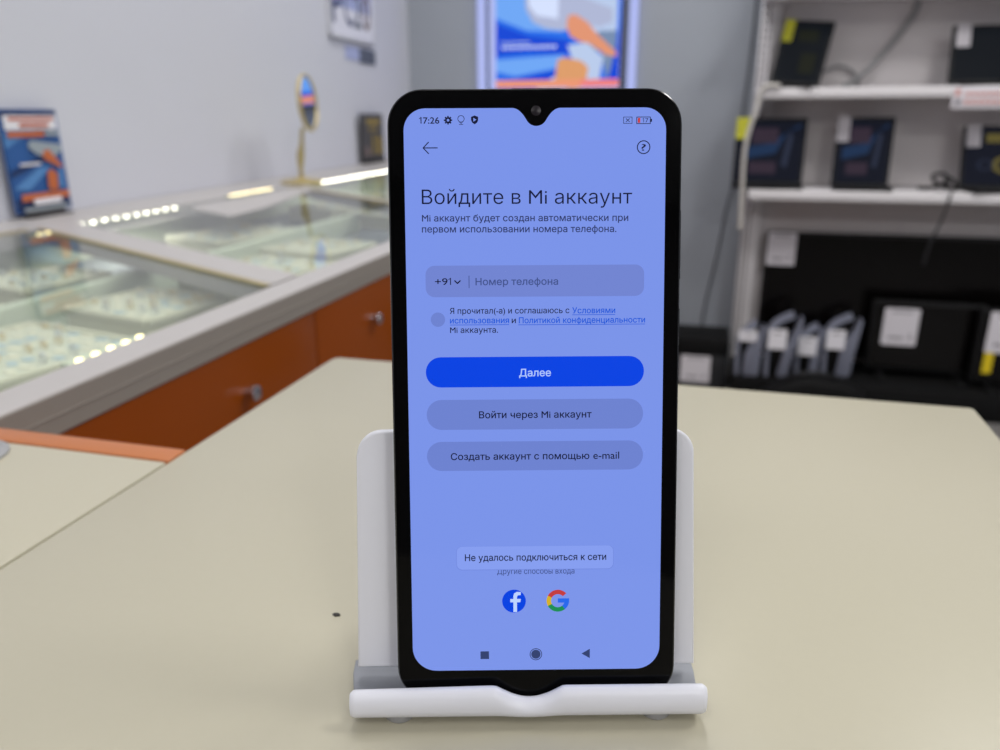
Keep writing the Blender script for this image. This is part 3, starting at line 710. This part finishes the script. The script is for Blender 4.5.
# grey curved-sided speakers with white cards
def speaker(x, y, h, f0, f1, ftop, tz1, th, label, arm_tip=0.092):
    # origin at the left foot; lengths in metres
    t = empty('desktop_speaker', (x, y, 0.1005)); tag(t, label, 'speaker', 'grey and black speakers on the bottom shelf')
    b = MB(); b.box((0.008, 0.004, 0.001), (f1 - 0.004, 0.075, h * 0.60), M['black_matte'], 0.006)
    b.prism([(0.008, 0.03, h * 0.595), (0.008, 0.075, h * 0.595), (0.008, 0.075, h * 0.78), (0.008, 0.06, h * 0.78)], (f1 - 0.03, 0, 0), M['black_matte']); b.build('cabinet', t)
    pth = smooth_path([(0.010, -0.006, 0.0), (0.007, -0.006, h * 0.35), (0.006, -0.008, h * 0.62), (0.012, -0.006, h * 0.76), (0.034, 0.002, h * 0.87), (arm_tip * 0.75, 0.010, h * 0.95), (arm_tip, 0.014, h * 0.985)], 6)
    b = MB(); n = len(pth); rings = []
    for i, p in enumerate(pth):
        d = (pth[min(i + 1, n - 1)] - pth[max(i - 1, 0)]).normalized(); nn = Vector((-d.z, 0, d.x)).normalized(); k = 0.0075 * (0.9 + 0.5 * i / n)
        rings.append([p + nn * k, p - nn * k, p - nn * k + Vector((0, 0.045, 0)), p + nn * k + Vector((0, 0.045, 0))])
    vs = [[b.bm.verts.new(q) for q in r_] for r_ in rings]; fs = []
    for i in range(n - 1):
        for k in range(4): fs.append(b.bm.faces.new((vs[i][k], vs[i][(k + 1) % 4], vs[i + 1][(k + 1) % 4], vs[i + 1][k])))
    fs += [b.bm.faces.new(vs[0]), b.bm.faces.new(vs[-1][::-1])]
    b._mark(fs, M['mid_grey']); b.build('left_side_arm', t)
    b = MB(); w = f1 - f0
    b.prism([(f0, -0.014, 0.010), (f0 + 0.006, -0.014, 0.0), (f1 - 0.006, -0.014, 0.0), (f1, -0.014, 0.012), (f1 + (ftop - f1) * 0.45, -0.014, h * 0.45), (ftop, -0.014, h * 0.75), (ftop + 0.004, -0.014, h * 0.96), (ftop - 0.004, -0.014, h * 0.99), (ftop - 0.018, -0.014, h * 0.80), (f0 + (ftop - f1) * 0.8 + w * 0.25, -0.014, h * 0.62), (f0 + (ftop - f1) * 0.5, -0.014, h * 0.42)], (0, 0.05, 0), M['mid_grey'], bev=0.003, seg=2); b.build('right_side_fin', t)
    b = MB(); b.prism([(a, -0.018, c) for a, c in rrect(0.004, tz1 - th, 0.070, tz1, 0.004, 2)], (0, 0.0015, 0), M['tag_bright'])
    b.box((0.02, -0.0184, tz1 - 0.018), (0.055, -0.018, tz1 - 0.013), M['tag_ink']); b.build('price_card', t)['label'] = 'white price card'
    return t
speaker(0.140, 2.985, 0.202, 0.030, 0.090, 0.095, 0.182, 0.042, 'grey-sided black speaker standing leftmost, in front of the shelf upright', 0.070)
speaker(0.248, 2.990, 0.243, 0.048, 0.086, 0.118, 0.192, 0.078, 'tall grey-sided black speaker second from the shelf upright')
speaker(0.366, 3.060, 0.185, 0.052, 0.084, 0.088, 0.152, 0.074, 'short grey-sided black speaker between two taller ones', 0.075)
speaker(0.464, 3.062, 0.232, 0.052, 0.104, 0.120, 0.184, 0.076, 'tall grey-sided black speaker farthest right, next to the monitor')

t = empty('black_carton', (0.01, 3.04, 0.0)); tag(t, 'black box with a white card on the floor left of the shelving', 'box')
b = MB(); b.box((-0.13, 0, 0), (0.105, 0.22, 0.214), M['dark_grey'], 0.006); b.build('box_body', t)
b = MB(); b.box((-0.131, -0.002, 0.150), (0.106, 0.221, 0.216), M['black_matte'], 0.006); b.build('box_lid', t)
price_card(t, -0.075, 0.147, 0.115, 0.11, -0.004)
t = empty('black_bag', (0.40, 2.80, 0.0)); tag(t, 'low black bag slumped on the floor in front of the grey speakers', 'bag')
b = MB(); b.prism([(-0.17, 0, 0.0), (0.19, 0, 0.0), (0.20, 0, 0.09), (0.12, 0, 0.145), (-0.02, 0, 0.155), (-0.11, 0, 0.12), (-0.18, 0, 0.06)], (0, 0.13, 0), M['black_matte'], bev=0.02, seg=3); b.build('bag_body', t)
b = MB(); b.tube(bez((-0.09, 0.065, 0.128), (-0.04, 0.03, 0.185), (0.05, 0.03, 0.19), (0.10, 0.065, 0.145)), 0.006, M['dark_grey']); b.build('handle', t)

# ------------------------------------------------------------------ white folding phone stand
mm = 0.001
PX, PY = -0.0359077, 0.1702314
PYAW = R(15.59); LEAN = R(13.34)
st = empty('phone_stand', (PX, PY, TZ), (0, 0, PYAW))
tag(st, 'white plastic stand holding the smartphone upright on the cream table', 'phone stand')
# front lip with a dip in the middle: section swept along x
def lip_top(x):
    d = abs(x + 2.0); dep = 0.0
    if d < 9.4: dep = 3.7 * max(0.0, 1 - (d / 9.4) ** 2) ** 1.25
    return 12.0 - dep - (0.9 * max(0, (-14 - x) / 37))
b = MB(); xs = [-51.2, -51.0, -50.4] + [-49.5 + i * (49.5 - 14) / 12 for i in range(13)] + [-14 + k * 1.0 for k in range(1, 28)] + [13.5 + i * (45.4 - 13.5) / 12 for i in range(13)] + [46.1, 46.5, 46.6]
rings = []
for i, x in enumerate(xs):
    t_ = lip_top(x); e = min(x + 51.2, 46.6 - x); sh_ = 0.9 * max(0, 1 - e / 0.9)
    sec = []; kz = (t_ - 2.2) / 9.8
    y0, y1 = -4.3, -0.5        # outer and inner faces
    sec += [(y1, 4.15), (y1, t_ - 0.9), (y1 - 0.35, t_ - 0.25), (y1 - 1.0, t_), (y1 - 1.7, t_ - 0.1), (y1 - 2.4, t_ - 0.7), (y0 + 0.35, t_ - 2.0), (y0, 2.2 + 5.2 * kz), (y0 + 0.15, 2.2 + 3.4 * kz), (y0 + 0.8, 2.2 + 1.7 * kz), (y0 + 2.0, 2.2 + 0.4 * kz), (y0 + 3.5, 2.2), (y1 + 3.0, 2.2), (y1 + 3.0, 4.15)]
    cy, cz = -2.2, 6.0
    ring = [b.bm.verts.new((x * mm, (cy + (p - cy) * (1 - sh_ * 0.35)) * mm, (cz + (q - cz) * (1 - sh_ * 0.16)) * mm)) for p, q in sec]
    rings.append(ring)
fs = []
for r0, r1 in zip(rings, rings[1:]):
    for k in range(len(r0)): fs.append(b.bm.faces.new((r0[k], r0[(k + 1) % len(r0)], r1[(k + 1) % len(r0)], r1[k])))
fs += [b.bm.faces.new(rings[0][::-1]), b.bm.faces.new(rings[-1])]
b._mark(fs, M['white_pl'], True); b.build('front_lip', st)
b = MB(); b.prism([(x * mm, y * mm, 2.2 * mm) for x, y in ((-51.0, 1.5), (45.8, 1.5), (47.4, 14), (47.6, 20), (-53.6, 20), (-53.4, 14))], (0, 0, 1.9 * mm), M['pad_grey'], bev=0.0004, seg=2); b.build('grey_base_pad', st)['label'] = 'dark grey pad between lip and back plate'
# back plate, leaning like the phone
bp = Matrix.Translation((0, 9.6 * mm, 4.0 * mm)) @ Matrix.Rotation(-LEAN, 4, 'X')
b = MB(); out = []
z1 = 74.0; r = 7.0
out = [(-51.2, 4.6), (46.6, 4.6), (45.6, z1 - r)] + [(45.6 - r + r * math.cos(R(a)), z1 - r + r * math.sin(R(a))) for a in range(10, 91, 10)] + [(-50.1 + r + r * math.cos(R(a)), z1 - r + r * math.sin(R(a))) for a in range(90, 181, 10)] + [(-50.1, z1 - r)]
b.prism([(x * mm, 0.35 * mm, z * mm) for x, z in out], (0, 3.6 * mm, 0), M['white_pl'], smooth=True, bev=0.0009, seg=3); b.build('back_plate', st, mtx=bp)
b = MB(); b.prism([(0, 24 * mm, 60 * mm), (0, 27.5 * mm, 59 * mm), (0, 66 * mm, 3 * mm), (0, 66 * mm, 0.3 * mm), (0, 62 * mm, 0.3 * mm)], (0.052, 0, 0), M['white_pl'], bev=0.0006, seg=2)
rl_ = b.build('rear_leg', st); rl_.location.x = -0.0288
for x, y in ((-38.3, 2.2), (33.8, 2.4)):
    b = MB(); b.lathe([(0, 0), (4.0 * mm, 0), (4.4 * mm, 0.5 * mm), (4.4 * mm, 2.4 * mm), (0, 2.4 * mm)], M['rubber'], (x * mm, y * mm, 0.0), (0, 0, 1), 24); b.build('rubber_foot', st)['label'] = 'small grey rubber foot'

# ------------------------------------------------------------------ smartphone
ph = empty('smartphone', (PX, PY, TZ + 6.307 * mm), (-LEAN, 0, PYAW))
tag(ph, 'black smartphone with a lit blue login page standing in the white holder', 'smartphone')
W2, H, T = 38.4, 164.9, 9.0
# body: rounded slab whose sides bulge, front flat at y=0
b = MB(); secs = [(0.0, 0.55), (0.25, 0.2), (1.0, 0.0), (3.2, 0.0), (5.2, 0.25), (7.2, 1.1), (8.4, 2.4), (9.0, 4.6)]
rings = []
for y, ins in secs:
    o = rrect(-W2 + ins, ins, W2 - ins, H - ins, 9.2 - ins * 0.9, 10)
    rings.append([b.bm.verts.new((x * mm, y * mm, z * mm)) for x, z in o])
n = len(rings[0])
for i, (r0, r1) in enumerate(zip(rings, rings[1:])):
    fs = [b.bm.faces.new((r0[k], r0[(k + 1) % n], r1[(k + 1) % n], r1[k])) for k in range(n)]
    b._mark(fs, M['phone_frame'] if i < 3 else M['phone_black'], True)
b._mark([b.bm.faces.new(rings[0])], M['bezel']); b._mark([b.bm.faces.new(rings[-1][::-1])], M['phone_black'])
b.build('body', ph, ang=30)
b = MB()
def disp_outline(x0, z0, x1, z1):
    pts = []
    base = rrect(x0, z0, x1, z1, [6.6, 6.6, 5.6, 5.6], 10)
    # insert the drop-shaped notch between the two top corners
    top_r, rest = base[:33], base[33:]
    # smooth notch: shoulders then a round dip
    for k in range(0, 33):
        a = 6.4 - 12.8 * k / 32
        x = 0.35 + a; d = abs(a)
        if d < 2.6: dep = 4.55 - (2.9 - math.sqrt(max(0, 2.9 ** 2 - d ** 2)))
        else:
            t = (d - 2.6) / 3.8; e0 = 4.55 - (2.9 - math.sqrt(2.9 ** 2 - 2.6 ** 2)); dep = e0 * max(0.0, 1 - t) ** 2.2
        pts.append((x, z1 - max(0, dep)))
    return top_r + pts + rest
b.poly([(x * mm, -0.06 * mm, z * mm) for x, z in disp_outline(-34.05, 8.5, 34.05, 8.5 + 151.3)], S['bg'])
scr = b.build('screen', ph, recalc=False)
scr['label'] = 'lit blue screen with login page'
b = MB(); b.lathe([(0, 0.02), (0.9, 0.02), (0.95, 0.0), (1.25, 0.03), (1.3, 0.0)], M['lens'], (0, 0, 0), (0, -1, 0), 24)
bmesh.ops.scale(b.bm, vec=(mm, mm, mm), verts=b.bm.verts); bmesh.ops.translate(b.bm, vec=(0.3 * mm, -0.03 * mm, (8.5 + 150.6) * mm), verts=b.bm.verts); b.build('front_camera', ph)
for z0, z1, nm in ((115.5, 134.0, 'volume_rocker'), (98.0, 108.0, 'power_button')):
    b = MB(); b.box(((W2 - 0.6) * mm, 2.6 * mm, z0 * mm), ((W2 + 0.62) * mm, 4.9 * mm, z1 * mm), M['phone_frame'], 0.0004, 3); b.build(nm, ph)
b = MB(); b.box((-6 * mm, 0.18 * mm, (H - 0.62) * mm), (6.5 * mm, 0.50 * mm, (H - 0.10) * mm), M['black_matte'], 0.0001); b.build('earpiece_slot', ph)

ZB = 8.5
def ui(name, polys, layer=1, lab=None):
    b = MB()
    for i, (m, pts) in enumerate(polys): b.poly([(x * mm, (-0.06 - 0.04 * (layer + i * 0.3)) * mm, (ZB + z) * mm) for x, z in pts], m)
    o = b.build(name, scr, recalc=False)
    if lab: o['label'] = lab
    return o
def ut(name, body, x0, x1, zb, cap, m, weight=0.0, layer=3, z1=None, clip=None):
    me = text_mesh(body, weight)
    xs = [v.co.x for v in me.vertices]; a, c = min(xs), max(xs)
    zs = (z1 - zb) if z1 is not None else 0.0
    for v in me.vertices:
        k = (v.co.x - a) / (c - a)
        v.co = ((x0 + k * (x1 - x0)) * mm, (-0.06 - 0.04 * layer) * mm, (ZB + zb + zs * k + v.co.y / 0.727 * cap) * mm)
    me.materials.append(m)
    o = bpy.data.objects.new(name, me); COL.objects.link(o); o.parent = scr
    return o
def one(name, xr, zb, cap, w, m, layer=3):      # the figure 1 with its flag
    ui_flat(name, m, [R4(xr - w, zb, xr, zb + cap), [(xr - w, zb + cap), (xr, zb + cap), (xr - w - cap * 0.22, zb + cap * 0.80), (xr - w - cap * 0.22, zb + cap * 0.68), (xr - w, zb + cap * 0.84)]], layer)
def ring2(cx, cz, r0, r1, n=36, a0=0, a1=360):
    out = []
    for k in range(n):
        p, q = R(a0 + (a1 - a0) * k / n), R(a0 + (a1 - a0) * (k + 1) / n)
        out.append([(cx + r0 * math.cos(p), cz + r0 * math.sin(p)), (cx + r1 * math.cos(p), cz + r1 * math.sin(p)), (cx + r1 * math.cos(q), cz + r1 * math.sin(q)), (cx + r0 * math.cos(q), cz + r0 * math.sin(q))])
    return out
def seg(x0, z0, x1, z1, w):
    d = Vector((x1 - x0, z1 - z0)).normalized(); n_ = Vector((-d.y, d.x)) * w / 2
    return [(x0 + n_.x, z0 + n_.y), (x0 - n_.x, z0 - n_.y), (x1 - n_.x, z1 - n_.y), (x1 + n_.x, z1 + n_.y)]
def ui_flat(name, m, polys, layer=1, lab=None):
    b = MB()
    for pts in polys: b.poly([(x * mm, (-0.06 - 0.04 * layer) * mm, (ZB + z) * mm) for x, z in pts], m)
    o = b.build(name, scr, recalc=False)
    if lab: o['label'] = lab
    return o
INK, INK2, INK3 = S['ink'], S['ink2'], S['ink3']
# status bar
ut('clock_text', '7:26', -28.95, -24.75, 147.45, 1.65, INK, 0.012); one('clock_text', -29.35, 147.45, 1.65, 0.26, INK)
gear = []
for k in range(8): 
    a = 45 * k
    gear.append([(-22.5 + rr * math.cos(R(a + da)), 148.28 + rr * math.sin(R(a + da))) for rr, da in ((0.7, -14), (1.1, -11), (1.1, 11), (0.7, 14))])
ui_flat('settings_icon', INK, gear + ring2(-22.5, 148.28, 0.34, 0.80), 2)
ui_flat('location_icon', INK, ring2(-19.15, 148.62, 0.74, 0.90) + [seg(-19.55, 147.85, -19.15, 147.40, 0.14), seg(-18.75, 147.85, -19.15, 147.40, 0.14), seg(-19.7, 147.18, -18.6, 147.18, 0.14)], 2)
ui('shield_icon', [(INK, [(-15.63, 149.45), (-16.55, 149.1), (-16.55, 148.3), (-16.3, 147.7), (-15.63, 147.2), (-14.96, 147.7), (-14.71, 148.3), (-14.71, 149.1)]), (S['bg'], [(-15.95, 148.85), (-15.95, 147.9), (-15.15, 148.38)])], 2)
def frame_rect(x0, z0, x1, z1, w): return [[(x0, z0), (x1, z0), (x1, z0 + w), (x0, z0 + w)], [(x0, z1 - w), (x1, z1 - w), (x1, z1), (x0, z1)], [(x0, z0), (x0 + w, z0), (x0 + w, z1), (x0, z1)], [(x1 - w, z0), (x1, z0), (x1, z1), (x1 - w, z1)]]
ui_flat('no_sim_icon', INK2, frame_rect(22.9, 147.2, 25.25, 148.95, 0.16) + [seg(23.6, 147.65, 24.55, 148.5, 0.2), seg(23.6, 148.5, 24.55, 147.65, 0.2)], 2)
ui_flat('battery_icon', INK, frame_rect(26.3, 147.1, 30.0, 148.95, 0.18) + [R4(30.0, 147.65, 30.35, 148.4)], 2)
ui_flat('battery_level', S['red'], [R4(26.65, 147.4, 27.3, 148.65)], 2)
ut('battery_text', '7', 28.6, 29.4, 147.5, 1.1, INK2, 0.005); one('battery_text', 28.25, 147.5, 1.1, 0.16, INK2)
ui_flat('back_arrow', INK, [seg(-29.0, 141.3, -25.3, 141.3, 0.26), seg(-29.1, 141.25, -27.6, 142.8, 0.26), seg(-29.1, 141.35, -27.6, 139.8, 0.26)], 2)
ui_flat('help_icon', INK, ring2(28.24, 141.21, 1.5, 1.76), 2)
ut('help_mark', '?', 27.65, 28.85, 140.35, 1.75, INK, 0.004)
# heading and copy
ut('heading_text', 'Войдите в Mi аккаунт', -29.6, 25.35, 126.95, 3.75, INK, -0.003, z1=126.8)
ut('body_text', 'Mi аккаунт будет создан автоматически при', -29.65, 24.4, 122.5, 1.75, INK2, 0.012, z1=122.35)
ut('body_text', 'первом использовании номера телефона.', -29.7, 21.3, 119.65, 1.75, INK2, 0.012, z1=119.5)
ui('phone_field', [(S['field'], rrect(-28.95, 102.75, 28.75, 111.0, 2.4))], 1, 'grey rounded phone number field')
ut('country_code', '+9', -26.5, -23.15, 105.95, 1.85, INK, 0.006); one('country_code', -22.25, 105.95, 1.85, 0.24, INK)
ui_flat('chevron_icon', INK, [seg(-21.35, 107.1, -20.5, 106.3, 0.34), seg(-20.6, 106.3, -19.75, 107.1, 0.34)], 3)
ui_flat('field_divider', INK3, [R4(-17.6, 105.1, -17.4, 108.35)], 3)
ut('field_hint', 'Номер телефона', -15.8, 6.0, 105.85, 1.85, INK3, 0.014)
ui('consent_checkbox', [(S['btn'], circ(-25.83, 96.83, 1.9))], 1, 'grey round checkbox')
ut('consent_text', 'Я прочитал(-а) и соглашаюсь с', -22.65, 9.0, 98.35, 1.55, INK, 0.008)
ut('consent_link', 'Условиями', 9.75, 21.15, 98.28, 1.55, S['link'], 0.012)
ut('consent_link', 'использования', -22.65, -7.0, 95.82, 1.55, S['link'], 0.012)
ut('consent_text', 'и', -6.3, -5.2, 95.8, 1.55, INK, 0.008)
ut('consent_link', 'Политикой конфиденциальности', -4.4, 29.1, 95.75, 1.55, S['link'], 0.012)
ut('consent_text', 'Mi аккаунта.', -22.65, -9.95, 93.3, 1.55, INK, 0.008)
ui_flat('link_underline', S['link'], [R4(9.75, 97.80, 21.15, 97.95), R4(-22.65, 95.32, -7.0, 95.47), R4(-4.6, 95.25, 29.1, 95.40)], 3)
ui('next_button', [(S['blue'], rrect(-29.25, 78.75, 28.95, 86.85, 4.0))], 1, 'bright blue pill button')
ut('button_text', 'Далее', -4.4, 4.1, 81.6, 2.0, S['pale'], 0.014)
ui('login_button', [(S['btn'], rrect(-29.2, 67.3, 28.85, 75.4, 4.0))], 1, 'upper grey pill button')
ut('button_text', 'Войти через Mi аккаунт', -15.2, 15.0, 70.4, 1.85, INK, 0.012)
ui('create_button', [(S['btn'], rrect(-29.3, 56.1, 28.95, 64.05, 3.95))], 1, 'lower grey pill button')
ut('button_text', 'Создать аккаунт с помощью', -22.9, 14.45, 59.1, 1.85, INK, 0.012)
ut('button_text', 'e-mail', 15.5, 22.5, 59.1, 2.05, INK, 0.006)
ut('other_text', 'Другие способы входа', -10.65, 10.5, 27.35, 1.6, INK3, 0.008)
ui('toast', [(S['toast_edge'], rrect(-21.75, 28.5, 21.2, 35.2, 1.6)), (S['toast'], rrect(-21.6, 28.7, 21.05, 35.15, 1.5))], 4, 'pale message bubble')
ut('toast_text', 'Не удалось подключиться к сети', -19.4, 19.15, 31.15, 1.85, INK, 0.012, layer=6)
# sign-in icons
ui('social_icon', [(S['blue'], circ(-6.07, 19.68, 3.25, 48)), 
    (S['white'], [(-6.25, 16.6), (-5.25, 16.6), (-5.25, 19.35), (-4.35, 19.35), (-4.2, 20.3), (-5.25, 20.3), (-5.25, 20.85), (-5.05, 21.3), (-4.2, 21.4), (-4.2, 22.25), (-5.3, 22.3), (-6.05, 21.85), (-6.25, 21.1), (-6.25, 20.3), (-7.1, 20.3), (-7.1, 19.35), (-6.25, 19.35)])], 2, 'blue round icon with a white letter f')
gx, gz, r0, r1 = 5.95, 19.68, 1.85, 3.1
for nm, m, a0, a1 in (('letter_arc', S['red'], 42, 152), ('letter_arc', S['yel'], 152, 208), ('letter_arc', S['green'], 208, 310), ('letter_arc', S['gblue'], 310, 357)):
    lab = {S['red']: 'red', S['yel']: 'yellow', S['green']: 'green', S['gblue']: 'blue'}[m]
    polys = ring2(gx, gz, r0, r1, 20, a0, a1)
    if m is S['gblue']: polys = polys + [R4(gx, gz - 0.55, gx + r1, gz + 0.65)]
    ui_flat(nm, m, polys, 2 + 0.1 * (m is S['gblue']), lab + ' arc of the letter G')
# navigation bar
ui('recents_icon', [(S['nav'], R4(-15.4, 3.25, -13.05, 5.45))], 2)
ui_flat('home_icon', S['nav'], ring2(-0.1, 4.47, 1.5, 1.72) + [circ(-0.1, 4.47, 1.28, 32)], 2)
ui('back_icon', [(S['nav'], [(12.5, 4.55), (14.8, 3.2), (14.8, 5.9)])], 2)
